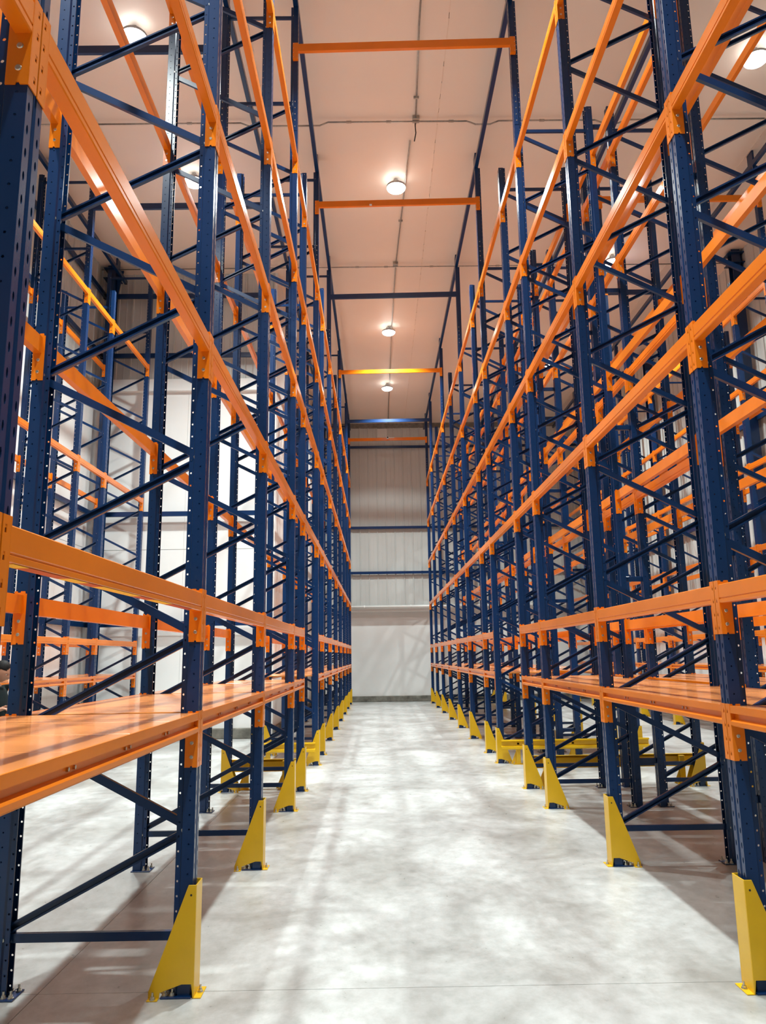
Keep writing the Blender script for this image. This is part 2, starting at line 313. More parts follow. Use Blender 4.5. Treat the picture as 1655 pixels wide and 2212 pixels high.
# ------------------------------------------------------------------ rack meshes
ORIENT = 1
def perforated_post(height):
    """folded upright: aisle face at x=0 (normal +x), body reaches x=-0.10, y +-0.05; round and slotted holes every 75 mm"""
    prof = [(-.100, .030), (-.100, .039), (-.074, .039), (-.066, .050), (-.001, .050), (0, .049), (0, .012), (-.007, .007),
            (-.007, -.007), (0, -.012), (0, -.049), (-.001, -.050), (-.066, -.050), (-.074, -.039), (-.100, -.039), (-.100, -.030)]
    # (segment index, offset along segment 0..1, half width, half height, phase)
    holes = {1: (.5, .0055, .0055, 0.0), 3: (.55, .0045, .0045, .0375), 5: (.45, .0055, .0150, .0), 9: (.55, .0055, .0150, .0), 11: (.45, .0045, .0045, .0375), 13: (.5, .0055, .0055, 0.0)}
    v = []; f = []
    def vert(p): v.append(p); return len(v)-1
    rows = int(height/.075)
    for s_ in range(len(prof)-1):
        a, b_ = prof[s_], prof[s_+1]
        if s_ not in holes:
            i = [vert((a[0], a[1], 0)), vert((b_[0], b_[1], 0)), vert((b_[0], b_[1], height)), vert((a[0], a[1], height))]; f.append(tuple(i)); continue
        t, hw, hh, ph = holes[s_]; Lg = math.hypot(b_[0]-a[0], b_[1]-a[1]); dx, dy = (b_[0]-a[0])/Lg, (b_[1]-a[1])/Lg; c = t*Lg
        P = lambda u, z: (a[0]+dx*u, a[1]+dy*u, z)
        zprev = 0; lo = None
        A = vert(P(0, 0)); B = vert(P(Lg, 0))
        for r in range(rows):
            zc = r*.075+.0375+ph*.999; z1 = zc+.0375
            if zc+hh+.002 > height: break
            if r == rows-1 or z1 > height: z1 = height
            C_ = vert(P(Lg, z1)); D = vert(P(0, z1))
            h = [vert(P(c+hw*x_, zc+hh*z_)) for x_, z_ in ((-.45, -1), (.45, -1), (1, -.35), (1, .35), (.45, 1), (-.45, 1), (-1, .35), (-1, -.35))]
            f += [(A, B, h[1], h[0]), (B, C_, h[3], h[2]), (B, h[2], h[1]), (C_, D, h[5], h[4]), (C_, h[4], h[3]), (D, A, h[7], h[6]), (D, h[6], h[5]), (A, h[0], h[7])]
            A, B = D, C_; zlast = z1
        if zlast < height-1e-4:
            f.append((A, B, vert(P(Lg, height)), vert(P(0, height))))
    # weld, give the sheet its 2.5 mm gauge inwards, close rims and hole walls
    key = {}; mp = []; V = []; N = []
    seg_n = []
    for a, b_ in zip(prof[:-1], prof[1:]):
        dx, dy = b_[0]-a[0], b_[1]-a[1]; l_ = math.hypot(dx, dy); seg_n.append((dy/l_, -dx/l_))
    seg_n = [(-n_[0], -n_[1]) if ORIENT < 0 else n_ for n_ in seg_n]
    pn = []
    for j in range(len(prof)):
        a = seg_n[max(0, j-1)]; b_ = seg_n[min(len(seg_n)-1, j)]; sx, sy = a[0]+b_[0], a[1]+b_[1]; l2 = (sx*sx+sy*sy) or 1
        pn.append((2*sx/l2, 2*sy/l2))
    for p in v:
        k = (round(p[0], 6), round(p[1], 6), round(p[2], 5))
        if k not in key:
            key[k] = len(V); V.append(p)
            best = None
            for j in range(len(seg_n)):
                a, b_ = prof[j], prof[j+1]; dx, dy = b_[0]-a[0], b_[1]-a[1]; l2 = dx*dx+dy*dy
                t = max(0, min(1, ((p[0]-a[0])*dx+(p[1]-a[1])*dy)/l2)); d = math.hypot(p[0]-a[0]-t*dx, p[1]-a[1]-t*dy)
                if best is None or d < best[0]-1e-9: best = (d, j, t)
            _, j, t = best
            if t < 1e-4: n_ = pn[j]
            elif t > 1-1e-4: n_ = pn[j+1]
            else: n_ = seg_n[j]
            N.append(n_)
        mp.append(key[k])
    F = [tuple(mp[i] for i in reversed(q_)) for q_ in f]; nv = len(V); th = .0025
    V2 = V+[(p[0]+n_[0]*th, p[1]+n_[1]*th, p[2]) for p, n_ in zip(V, N)]
    ec = {}
    for q_ in F:
        for a, b_ in zip(q_, q_[1:]+q_[:1]): ec[(a, b_)] = 1
    F2 = list(F)+[tuple(i+nv for i in reversed(q_)) for q_ in F]
    for (a, b_) in ec:
        if (b_, a) not in ec: F2.append((b_, a, a+nv, b_+nv))
    me = bpy.data.meshes.new('post'); me.from_pydata(V2, [], F2); me.materials.append(BLUE); me.update()
    return me
H_S, H_T = 9.03, 10.72
POST = {False: perforated_post(H_S), True: perforated_post(H_T)}
def make_base_plate():
    q = MB(); q.box(-.150, .010, -.072, .072, 0, .008); return bevel(q.mesh('base_plate', BLUE), .002)
BASE = make_base_plate()
def make_anchor():
    q = MB(); q.cyl((0, 0, 0), (0, 0, .004), .016, 12); q.cyl((0, 0, .004), (0, 0, .016), .0115, 6); q.cyl((0, 0, .016), (0, 0, .034), .006, 8); return q.mesh('anchor_bolt', ZINC)
ANCHOR = make_anchor()
FD = 1.062                      # frame depth over the post faces
LO, HI = -(FD-.062), -.062      # brace node offsets from the right-hand face (frame local: right face x=0, left face x=-FD)
def brace_mesh(p0, p1, flip):
    """C channel 45 x 26 mm between two nodes in the xz plane"""
    p0, p1 = Vector((p0[0], 0, p0[1])), Vector((p1[0], 0, p1[1])); d = (p1-p0).normalized(); n = Vector((-d.z, 0, d.x)); y = Vector((0, 1, 0))
    p0 = p0-d*.012; p1 = p1+d*.012
    s_ = -1 if flip else 1
    pr = [(-.0225, -.013), (.0225, -.013), (.0225, .013), (.012, .013), (.012, .010), (.0195, .010), (.0195, -.010), (-.0195, -.010), (-.0195, .010), (-.012, .010), (-.012, .013), (-.0225, .013)]
    q = MB(); vs = [p0+n*a+y*(b_*s_) for a, b_ in pr]+[p1+n*a+y*(b_*s_) for a, b_ in pr]; k = len(pr)
    fs = [tuple(range(k)), tuple(range(2*k-1, k-1, -1))]+[((i+1) % k, i, i+k, (i+1) % k+k) for i in range(k)]
    if flip: fs = [tuple(reversed(f_)) for f_ in fs]
    q.add(vs, fs); return q.mesh('brace', BLUE)
def braces(tall):
    out = [brace_mesh((LO, .285), (HI, .285), False)]; nodes = [(LO, .285), (HI, .285)]; z = .30
    for k in range(17 if tall else 16):
        a = (LO, z+.02) if k % 2 == 0 else (HI, z+.02); z2 = z+.522
        bb = (HI, z2-.02) if k % 2 == 0 else (LO, z2-.02)
        out.append(brace_mesh(a, bb, k % 2 == 0)); nodes.append(((HI if k % 2 == 0 else LO), z2)); z = z2
    for zt in ((9.215, 10.58) if tall else (8.69,)):
        out.append(brace_mesh((LO, zt), (HI, zt), False)); nodes += [(LO, zt), (HI, zt)]
    q = MB()
    for x, z in nodes:
        q.cyl((x, -.047, z), (x, .047, z), .0075, 8); q.cyl((x, -.0465, z), (x, -.0415, z), .0125, 6); q.cyl((x, .0415, z), (x, .0465, z), .0125, 6)
    return out, q.mesh('bolts', ZINC)
BR = {t_: braces(t_) for t_ in (False, True)}
q = MB()
for k in range(5): q.cyl((0, -.062, 8.82+.095*k), (0, .062, 8.82+.095*k), .008, 6)
SPB = q.mesh('splice_bolts', ZINC)
SPL = {}
for s_ in (-1, 1):
    q = MB(); q.box(-.028, .028, min(s_*.0505, s_*.0555), max(s_*.0505, s_*.0555), 8.76, 9.26); SPL[s_] = q.mesh('splice_plate', BLUE)

ROWS = {  # name: (x of the right-hand face, y offset, first, last, lower levels, phrase)
    'L': dict(x=-1.009, dy=.09, i0=-2, i1=11, name='left rack'),
    'R': dict(x=1.926+FD, dy=.01, i0=-1, i1=11, name='right rack'),
    'B': dict(x=3.19+FD, dy=.01, i0=1, i1=11, name='rear right rack'),
    'W': dict(x=7.17+FD, dy=.01, i0=4, i1=11, name='far right rack'),
    'F': dict(x=-5.205, dy=.09, i0=-1, i1=6, name='far left rack'),
}
YI = {-2: -.48, -1: 1.92, 0: 4.32, 1: 6.72, 2: 9.12, 3: 10.425, 4: 12.825, 5: 14.14, 6: 16.52, 7: 18.94, 8: 21.33, 9: 23.74, 10: 26.13, 11: 28.50}
TALL = {-2, 0, 2, 4, 6, 8, 10, 11}
BOTH = 'LF'                       # rows whose tall frames carry two tall posts; elsewhere only the aisle post is tall
for key, R in ROWS.items():
    for i in range(R['i0'], R['i1']+1):
        tall = i in TALL; Y = YI[i]+R['dy']; both = tall and key in BOTH
        af = 0 if key in 'LFB' else 1
        tp = [tall and (both or af == 0), tall and (both or af == 1)]
        lab = (('tall' if both else 'one-post-taller') if tall else 'shorter')+' dark blue upright frame, '+ORD[i-R['i0']]+' along the '+R['name']
        t = thing('upright_frame', lab, 'rack frame', (R['x'], Y, 0), 0, 'upright frames of the '+R['name'])
        put('post', POST[tp[0]], t); put('post', POST[tp[1]], t, (-FD, 0, 0), (0, 0, PI))
        for x0, rz in ((0, 0), (-FD, PI)):
            bp = put('base_plate', BASE, t, (x0, 0, 0), (0, 0, rz))
            if i <= 5:
                for ax, ay in ((-.130, -.046), (-.092, -.046), (-.130, .046), (-.092, .046)): put('anchor_bolt', ANCHOR, bp, (ax, ay, .008))
        ms, nb = BR[both]
        for bm_ in ms: put('brace', bm_, t)
        put('bolts', nb, t, kind='stuff')
        for n_, xx in enumerate((-.035, -FD+.035)):
            if tp[n_]:
                for s_ in (-1, 1): put('splice_plate', SPL[s_], t, (xx, 0, 0))
                put('splice_bolts', SPB, t, (xx, 0, 0), kind='stuff')

# beam parts -------------------------------------------------------------
def connector(side, rivets):
    """end plate of a beam. side -1: at the y=0 end, +1: at the y=L end (mirrored). Local origin at the clear opening's edge."""
    q = MB(); s = -side    # leg B thickness grows towards the beam
    ya, yb = (.0008, .0048) if side < 0 else (-.0048, -.0008)
    tab = [(-.066, .0), (-.036, .0), (-.033, .008), (-.025, .008), (-.022, 0), (.004, 0), (.004, .300), (-.012, .300), (-.014, .292), (-.030, .292), (-.032, .300), (-.055, .300), (-.058, .286), (-.066, .286)]
    q.prism(tab, 'y', ya, yb)
    # aisle leg with four slots
    y0, y1 = (-.046, 0) if side < 0 else (0, .046)
    yc = (y0+y1)/2-(.006 if side < 0 else -.006)
    zz = [0, .300]; hz = [.0375+.075*k for k in range(4)]; z = 0
    for k, h in enumerate(hz):
        q.box(.0005, .004, y0, yc-.0055, h-.012, h+.012); q.box(.0005, .004, yc+.0055, y1, h-.012, h+.012)
        q.box(.0005, .004, y0, y1, z, h-.012); z = h+.012
    q.box(.0005, .004, y0, y1, z, .300)
    for h in hz: q.box(.0005, .003, yc-.0055, yc+.0055, h+.002, h+.012)
    if rivets:
        yy = yb if side < 0 else ya
        for h in (.055, .130): q.cyl((-.030, yy, h), (-.030, yy+(.003 if side < 0 else -.003), h), .0115, 10, 1)
    return q.mesh('end_connector', [ORANGE, ZINC])
CON = {(s_, r_): connector(s_, r_) for s_ in (-1, 1) for r_ in (False, True)}
q = MB(); q.cyl((0, 0, 0), (0, .004, 0), .0115, 12, 0, .008); RIVET = q.mesh('rivet', ZINC)
def box_beam(L):
    q = MB(); p = [(-.048, .172), (-.001, .172), (.003, .176), (.003, .193), (-.001, .196), (-.001, .199), (.003, .203), (.003, .273), (-.001, .277), (-.048, .277)]
    q.prism(p, 'y', .0048, L-.0048); return q.mesh('box_beam', ORANGE)
def shelf_beam(L):
    q = MB(); p = [(-.048, .183), (-.002, .183), (.004, .190), (.004, .208), (-.002, .216), (-.020, .222), (-.020, .248), (.003, .252), (.003, .291), (-.006, .291), (-.006, .262), (-.048, .262)]
    q.prism(p, 'y', .0048, L-.0048); return q.mesh('shelf_beam', ORANGE)
LENS_L = {2.3: None}
BM = {}
def beam_meshes(L):
    k = round(L, 3)
    if k not in BM: BM[k] = (box_beam(k), shelf_beam(k))
    return BM[k]
SCREW = MB(); SCREW.cyl((-.022, 0, 0), (-.012, 0, 0), .007, 8); SCREW = SCREW.mesh('screw', ZINC)

ZL = [1.147, 1.827, 3.397, 4.969, 6.542, 8.115]
LVN = ['lowest', 'second', 'third', 'fourth', 'fifth', 'top']
def bays(key):
    R = ROWS[key]
    for i in range(R['i0'], R['i1']):
        yield i, YI[i]+R['dy']+.05, YI[i+1]+R['dy']-.05
beam_list = []
for key, R in ROWS.items():
    lv = (0, 1, 3, 5) if key == 'F' else range(6)
    for i, ya, yb in bays(key):
        for k in lv:
            if i == 3 and k < 2 and key != 'F': continue
            for face in (0, 1):   # 0 right-hand face, 1 left-hand face
                if key == 'F' and i < 1: pass
                beam_list.append((key, i, k, face, ya, yb))
def visible_size(b_):
    key, i, k, face, ya, yb = b_; R = ROWS[key]; x = R['x'] if face == 0 else R['x']-FD
    best = 0
    for y in (ya, (ya+yb)/2, yb):
        P = Vector((x, y, ZL[k]+.22-CAM_H)); d = P.dot(fwd)
        if d < .4: continue
        px, py = abs(P.dot(r2)/d*F_PX), abs(P.dot(u2)/d*F_PX)
        if px < W_PX/2 and py < H_PX/2: best = max(best, 1/d)
    if best == 0: return 0
    return best*{'L': 1.0, 'R': 1.0, 'B': .72, 'W': .8, 'F': .95}[key]*(1.0 if (face == 0) == (key in 'LF') or key == 'B' else .85)
sized = sorted(((visible_size(b_), n_) for n_, b_ in enumerate(beam_list)), reverse=True)
box_ids = [n_ for s_, n_ in sized if s_ > 0 and beam_list[n_][2] > 0]
single = set(box_ids[:298])
AISLE = {'L': 0, 'R': 1, 'F': 0, 'W': 1, 'B': 0}
def joined(acc, me, M4, mmap):
    o = len(acc.v); acc.v += [tuple(M4 @ v.co) for v in me.vertices]
    for p in me.polygons: acc.f.append(tuple(i_+o for i_ in p.vertices)); acc.m.append(mmap[p.material_index])
STUFF = MB(); n_drop = 0
for n_, (key, i, k, face, ya, yb) in enumerate(beam_list):
    R = ROWS[key]; L = yb-ya; bb, sb = beam_meshes(L)
    if face == 0: loc = Vector((R['x']+.0005, ya, ZL[k])); rz = 0
    else: loc = Vector((R['x']-FD-.0005, yb, ZL[k])); rz = PI
    vis = visible_size((key, i, k, face, ya, yb))
    side = 'aisle' if AISLE[key] == face else 'back'
    bayn = 'passage bay' if i == 3 and key != 'F' else ORD[i-R['i0']]+' bay'
    if key == 'L' and i == -2: bayn = 'bay beside the camera'
    if k == 0:
        t = thing('shelf_beam', 'orange stepped shelf beam, %s side of the %s, %s' % (side, R['name'], bayn), 'beam', loc, rz, 'shelf beams of the '+R['name'])
        put('beam_section', sb, t)
    elif n_ in single or (vis == 0 and key in 'LR' and i < 3):
        t = thing('rack_beam', 'orange box beam, %s side of the %s, %s, %s level' % (side, R['name'], bayn, LVN[k]), 'beam', loc, rz, 'box beams of the '+R['name'])
        put('beam_section', bb, t)
    else:
        M4 = Matrix.Translation(loc) @ Matrix.Rotation(rz, 4, 'Z')
        joined(STUFF, bb, M4, [0]); joined(STUFF, CON[(-1, True)], M4, [0, 1]); joined(STUFF, CON[(1, True)], M4 @ Matrix.Translation((0, L, 0)), [0, 1]); continue
    near = i <= 1
    for s_, y_ in ((-1, 0), (1, L)):
        c = put('end_connector', CON[(s_, not near)], t, (0, y_, 0))
        if near:
            for h in (.055, .130): put('rivet', RIVET, c, (-.030, -.0035*s_ if s_ > 0 else .0035, h), (0, 0, PI if s_ > 0 else 0))
    if k == 0 and i <= 3:
        npan = 4 if L > 2 else 2
        for j in range(1, npan):
            for dd in (-.028, .028): put('screw', SCREW, t, (0, L*j/npan+dd, .236))
o = put('rack_beams', STUFF.mesh('rack_beams', [ORANGE, ZINC])); o['kind'] = 'stuff'; o['label'] = 'many small orange box beams on the distant bays of the racks'; o['category'] = 'beams'

# deck panels ------------------------------------------------------------
def deck_mesh(wd):
    q = MB(); D = FD-.016
    q.box(-D/2, D/2, 0, wd, .002, .027)
    me = bevel(q.mesh('deck_panel', DECK), .003); return me
DM = {}
for key, R in ROWS.items():
    for i, ya, yb in bays(key):
        if i == 3 and key != 'F': continue
        L = yb-ya; npan = 4 if L > 2 else 2; wd = (L+.07)/npan-.004; kk = round(wd, 3)
        if kk not in DM: DM[kk] = deck_mesh(wd)
        for j in range(npan):
            # panels run from beam to beam, notched short of the posts at both ends of the bay
            y0 = ya-.035+(L+.07)/npan*j+.002
            a_, b_ = max(y0, ya+.006), min(y0+wd, yb-.006)
            kk2 = round(b_-a_, 3)
            if kk2 not in DM: DM[kk2] = deck_mesh(kk2)
            bayn = 'bay beside the camera' if (key == 'L' and i == -2) else ORD[i-R['i0']]+' bay'
            thing('deck_panel', 'glossy orange deck panel, %s, %s, %s from the camera end' % (R['name'], bayn, ORD[j]), 'shelf panel',
                  (R['x']-FD/2, a_, ZL[0]+.2635), 0, 'deck panels of the '+R['name'], DM[kk2])

# row spacers between the two right racks --------------------------------
q = MB(); q.box(0, 3.19-1.926-FD-.004, -.02, .02, -.03, .03); SP = bevel(q.mesh('spacer', BLUE), .004)
for i in range(1, 12):
    for n_, z in enumerate((.50, 2.6, 4.5, 6.35, 8.75)):
        thing('row_spacer', 'short blue spacer bar, %s height, joining the %s pair of frames behind the right rack' % (LVN[n_], ORD[i]), 'spacer',
              (1.926+FD+.002, YI[i]+.01, z), 0, 'row spacers of the right racks', SP)

# post guards ------------------------------------------------------------
def guard_mesh():
    side = [(.024, .0), (.024, .55), (-.018, .55), (-.212, .035), (-.212, 0), (-.156, 0), (-.152, .030), (-.040, .068), (.010, .068), (.019, .0)]
    q = MB()
    q.prism(side, 'y', -.069, -.064); q.prism(side, 'y', .064, .069)
    q.box(.019, .0245, -.064, .064, 0, .55)
    q.box(.0245, .062, -.069, .069, 0, .006)
    for s_ in (-1, 1): q.box(-.212, -.156, s_*.0695 if s_ > 0 else -.100, .100 if s_ > 0 else -.0695, 0, .006)
    return bevel(q.mesh('guard_shell', YELLOW), .0015, ang=.9)
GM = guard_mesh()
q = MB()
for s_ in (-1, 1): q.cyl((-.003, s_*.0685, .50), (-.003, s_*.0698, .50), .006, 8)
GH = q.mesh('guard_hole', BLACK)
def guard(key, i, face, extra=''):
    R = ROWS[key]; x = R['x'] if face == 0 else R['x']-FD
    side = 'aisle' if AISLE[key] == face else 'back'
    t = thing('post_guard', 'yellow post guard, %s side of the %s, at its %s frame' % (side, R['name'], ORD[i-R['i0']]), 'post guard',
              (x, YI[i]+R['dy'], .0), 0 if face == 0 else PI, 'post guards of the '+R['name'])
    put('guard_shell', GM, t); put('bolt_hole', GH, t)
    if i <= 5:
        put('anchor_bolt', ANCHOR, t, (.044, 0, .006)); put('anchor_bolt', ANCHOR, t, (-.184, -.086, .006)); put('anchor_bolt', ANCHOR, t, (-.184, .086, .006))
for i in range(-1, 12): guard('L', i, 0)
for i in range(0, 12): guard('R', i, 1)
for i in range(1, 12): guard('B', i, 0)
for i in range(5, 12): guard('W', i, 1)
for i in (3, 4, 5): guard('L', i, 1)
for i in (5, 6): guard('F', i, 0)

# passage guard rails ----------------------------------------------------
def rail(x0, x1, y, s, label, posts):
    """s=-1: the beam face looks to -y"""
    t = thing('guard_rail', label, 'guard rail', ((x0+x1)/2, y, 0), 0, 'yellow guard rails at the passage')
    pr = [(.055, .380), (0, .380), (-.004, .364), (.040, .344), (.040, .290), (-.004, .272), (-.004, .240), (.055, .222)]
    th = .004; inner = [(a+th*1.2, b_-th*.6 if n_ < 4 else b_+th*.6) for n_, (a, b_) in enumerate(pr)]
    inner = [(.055, .375), (.004, .375), (.001, .366), (.044, .347), (.044, .287), (.001, .270), (.001, .243), (.055, .227)]
    poly = [(-s*a, b_) for a, b_ in pr+inner[::-1]]
    q = MB(); hw = (x1-x0)/2; q.prism(poly, 'x', -hw, hw); put('rail', q.mesh('rail', YELLOW), t)
    for px in posts:
        q = MB(); X = px-(x0+x1)/2; yy = -s*.075
        q.box(X-.035, X+.035, yy-.028, yy+.028, .008, .365); q.box(X-.02, X+.02, min(yy, -s*.04), max(yy, -s*.04), .30, .335)
        q.prism([(X-.12, .008), (X-.035, .20), (X-.035, .008)], 'y', yy-.004, yy+.004)
        p = put('rail_post', bevel(q.mesh('rail_post', YELLOW), .003), t)
        q = MB(); q.box(X-.09, X+.09, yy-.055, yy+.055, 0, .008); put('foot_plate', q.mesh('foot_plate', YELLOW), t)
        for ax in (-.07, .07): put('anchor_bolt', ANCHOR, t, (X+ax, yy, .008))
rail(1.95, 4.32, 12.59, -1, 'long yellow guard rail on the far side of the passage, right racks', (2.22, 3.1, 4.05))
rail(1.95, 4.28, 10.68, 1, 'long yellow guard rail on the near side of the passage, right racks', (2.22, 3.1, 4.05))
rail(-2.02, -1.04, 12.66, -1, 'short yellow guard rail on the far side of the passage, left rack', (-1.80, -1.28))
rail(-2.02, -1.04, 10.76, 1, 'short yellow guard rail on the near side of the passage, left rack', (-1.80, -1.28))

# tie beams over the aisles ----------------------------------------------
def tie(xa, xb, i, dy, color, label, z=9.955, hh=.115, plates=True, dyb=None):
    xa += .001; xb -= .001; dyb = dy if dyb is None else dyb
    M_ = ORANGE if color == 'o' else BLUE; Y = YI[i]+dy-.051
    t = thing('tie_beam', label, 'beam', (xa, Y, z), math.atan2(dyb-dy, xb-xa), 'tie beams over the aisles')
    q = MB(); q.prism([(-.050, 0), (-.004, 0), (-.001, .004), (-.001, .022), (-.004, .026), (-.001, .030), (-.001, hh), (-.050, hh)], 'x', .0 if plates else -.0, xb-xa)
    # prism in x uses (y, z)
    put('beam_section', q.mesh('tie_section', M_), t)
    if plates:
        for x0, x1 in ((-.068, .006), (xb-xa-.006, xb-xa+.068)):
            q = MB(); q.box(x0, x1, -.0515, -.001, -.115, hh+.02)
            xc = x0+.012 if x0 < 0 else x1-.012
            for k in range(4): q.cyl((xc, -.0535, -.09+.07*k), (xc, -.0515, -.09+.07*k), .006, 8, 1)
            put('end_connector', bevel(q.mesh('tie_plate', [M_, ZINC]), .001), t)
for i, c in ((0, 'b'), (2, 'o'), (4, 'o'), (6, 'b'), (8, 'o'), (10, 'b'), (11, 'o')):
    cn = 'orange' if c == 'o' else 'dark blue'
    tie(-1.009, 1.926, i, .09, c, '%s tie beam high over the middle aisle at the %s tall frames' % (cn, ORD[(i+2)//2 if i < 11 else 6]), plates=(c == 'o'), dyb=.01)
for i in (0, 2, 4): tie(-5.205, -1.009-FD, i, .09, 'b', 'dark blue tie beam over the left aisle at the %s frames of the left rack' % ORD[i+2], plates=False)
for i, c in ((4, 'o'), (6, 'b'), (8, 'o'), (10, 'b')):
    tie(3.19+FD, 7.17, i, .01, c, '%s tie beam over the right aisle at the %s frames of the right rack' % ('orange' if c == 'o' else 'dark blue', ORD[i+1]), plates=(c == 'o'))

# ------------------------------------------------------------------ lamps
def lamp(x, y, label, z=10.86):
    t = thing('high_bay_lamp', label, 'lamp', (x, y, z), 0, 'round high bay lamps under the ceiling')
    q = MB(); q.cyl((0, 0, .0), (0, 0, .04), .19, 32); q.cyl((0, 0, .04), (0, 0, .08), .15, 32, 0, .10); q.cyl((0, 0, .08), (0, 0, .14), .07, 20)
    for k in range(16):
        a = 2*PI*k/16; c_, s_ = math.cos(a), math.sin(a); q.cyl((c_*.07, s_*.07, .10), (c_*.15, s_*.15, .06), .006, 4)
    put('housing', q.mesh('housing', LAMPB), t)
    q = MB(); q.ball((0, 0, .0), .185, 28, 12, 0, (1, 1, .42)); put('lens', q.mesh('lens', LENS, True), t)
    q = MB(); q.cyl((0, 0, .14), (0, 0, CZ-z-.01), .006, 8); q.box(-.03, .03, -.03, .03, CZ-z-.06, CZ-z); put('hanger', q.mesh('hanger', GALV), t)
    q = MB(); q.box(.09, .16, .05, .17, .04, .10); put('driver_box', bevel(q.mesh('driver_box', WHITEP), .004), t)
    ld = bpy.data.lights.new('lamp_light', 'AREA'); ld.shape = 'DISK'; ld.size = .30; ld.energy = LAMP_W; ld.color = (.905, 1.0, .985); ld.spread = math.radians(126)
    lo = bpy.data.objects.new('lamp_light', ld); COL.objects.link(lo); lo.parent = t; lo.location = (0, 0, -.085)
for x, y, lab in ((.45, .6, 'added unseen round high bay lamp over the middle aisle, behind the camera'),  # unseen lamp added for lighting, reaches the camera-facing sides
                  (.45, 6.9, 'added unseen round high bay lamp over the middle aisle, above the picture'),  # another unseen lamp, added to light the near aisle
                  (.47, 13.6, 'lit round high bay lamp over the middle aisle, beside the second orange tie beam'),
                  (.41, 20.45, 'lit round high bay lamp over the middle aisle, before the third orange tie beam'),
                  (.42, 25.1, 'lit round high bay lamp over the middle aisle, last before the far wall'),
                  (-3.38, 2.4, 'lit round high bay lamp over the left aisle, out of the picture'),
                  (-3.53, 9.83, 'lit round high bay lamp over the left aisle, nearer one'),
                  (-3.48, 13.35, 'lit round high bay lamp over the left aisle, farther one'),
                  (6.05, 10.35, 'lit round high bay lamp over the right aisle, at the right picture edge'),
                  (5.70, 16.6, 'added round high bay lamp lighting the right aisle, middle one'),  # added lamp with no known fitting here, lights the right racks
                  (5.70, 23.2, 'lit round high bay lamp over the right aisle, farthest one')):
    lamp(x, y, lab)

# conduits under the ceiling ---------------------------------------------
def conduit(pts, label, boxes=(), clips=()):
    t = thing('conduit', label, 'conduit', (0, 0, 0), 0, 'grey conduits under the ceiling')
    q = MB(); q.path(pts, .014, 8); put('pipe_run', q.mesh('pipe_run', GALV, True), t)
    for p in boxes:
        q = MB(); q.box(p[0]-.06, p[0]+.06, p[1]-.06, p[1]+.06, p[2]-.035, p[2]+.03); put('junction_box', bevel(q.mesh('junction_box', GALV), .004), t)
    for p in clips:
        q = MB(); q.box(p[0]-.045, p[0]+.045, p[1]-.012, p[1]+.012, p[2]-.018, p[2]+.02); put('pipe_clip', q.mesh('pipe_clip', GALV), t)
zc = CZ-.04; zl = CZ-.15
conduit([(.70, Y0, zc), (.73, 9.8, zc), (.78, 11.95, zc)], 'grey conduit along the middle aisle ceiling, before the first junction box', [(.78, 11.83, zc)], [(.72, 7.0, zc), (.735, 10.2, zc), (.76, 11.3, zc)])
conduit([(.70, 12.4, zc), (.54, 16.8, zc), (.50, 20.5, zc), (.50, 29.6, zc)], 'grey conduit along the middle aisle ceiling, leading to the far lamps', [(.53, 16.85, zc)], [(.60, 15.0, zc), (.52, 18.6, zc)])
def cross(y, label, sk=0.0):
    zc = CZ-.084
    pts = [(XL_W, y, zc)]
    for x in ((-5.24, -2.02, -1.045, 1.955, 4.215, 7.21) if y < 15 else ()):
        if x == -1.045: pts += [(x+.13, y, zl), (x+.28, y, zc)]
        elif x == -2.02: pts += [(x-.28, y, zc), (x-.13, y, zl)]
        else: pts += [(x-.28, y, zc), (x-.13, y, zl), (x+.13, y, zl), (x+.28, y, zc)]
    pts.append((XR_W, y, zc))
    conduit(pts, label, [], [(x, y, zc) for x in (-.4, .3, 1.4, 3.0, -3.2)])
cross(11.83, 'grey conduit crossing the ceiling, the one nearer the camera, bent under the blue rails')
cross(16.9, 'grey conduit crossing the ceiling, the one farther from the camera')
conduit([(5.55, Y0, zc), (5.55, 29.6, zc)], 'grey conduit along the right aisle ceiling', [(5.55, 12.0, zc)])
t = thing('hanging_cable', 'short dark loose cable hanging from the ceiling junction box', 'cable', (.77, 11.9, 0))
q = MB(); q.path([(0, 0, zc-.03), (.0, .0, zc-.10), (.01, .02, zc-.2), (-.02, .03, zc-.36)], .010); put('cable', q.mesh('cable', BLACK, True), t)
t = thing('hanging_wire', 'thin grey wire dangling below the ceiling over the left aisle', 'wire', (-2.75, 12.1, 0))
q = MB(); q.path([(0, 0, zc), (-.03, 0, zc-.5), (.02, 0, zc-1.0), (-.06, 0, zc-1.5), (-.04, 0, zc-1.9)], .004, 6); put('wire', q.mesh('wire', GALV, True), t)

# grille and camera on the far wall, tag on the beam, stickers ------------
t = thing('wall_grille', 'small square white grille lamp high on the far wall', 'grille', (.25, Y1-.335, 10.60))
q = MB(); q.box(-.19, .19, -.03, 0, -.21, .21); put('grille_body', bevel(q.mesh('grille_body', WHITEP), .02, 2), t)
q = MB()
for k in range(-3, 4): q.box(-.17, .17, -.036, -.03, k*.055-.004, k*.055+.004); q.box(k*.048-.004, k*.048+.004, -.036, -.03, -.19, .19)
put('grille_bars', q.mesh('grille_bars', CLAD), t)
t = thing('security_camera', 'small white security camera on the farthest orange tie beam', 'camera', (.46, YI[11]-.08, 10.03))
q = MB(); q.cyl((0, -.05, .02), (0, -.16, .0), .05, 16); put('camera_body', q.mesh('camera_body', WHITEP, False), t)
q = MB(); q.cyl((0, -.16, 0), (0, -.165, 0), .032, 16); put('camera_lens', q.mesh('camera_lens', BLACK), t)
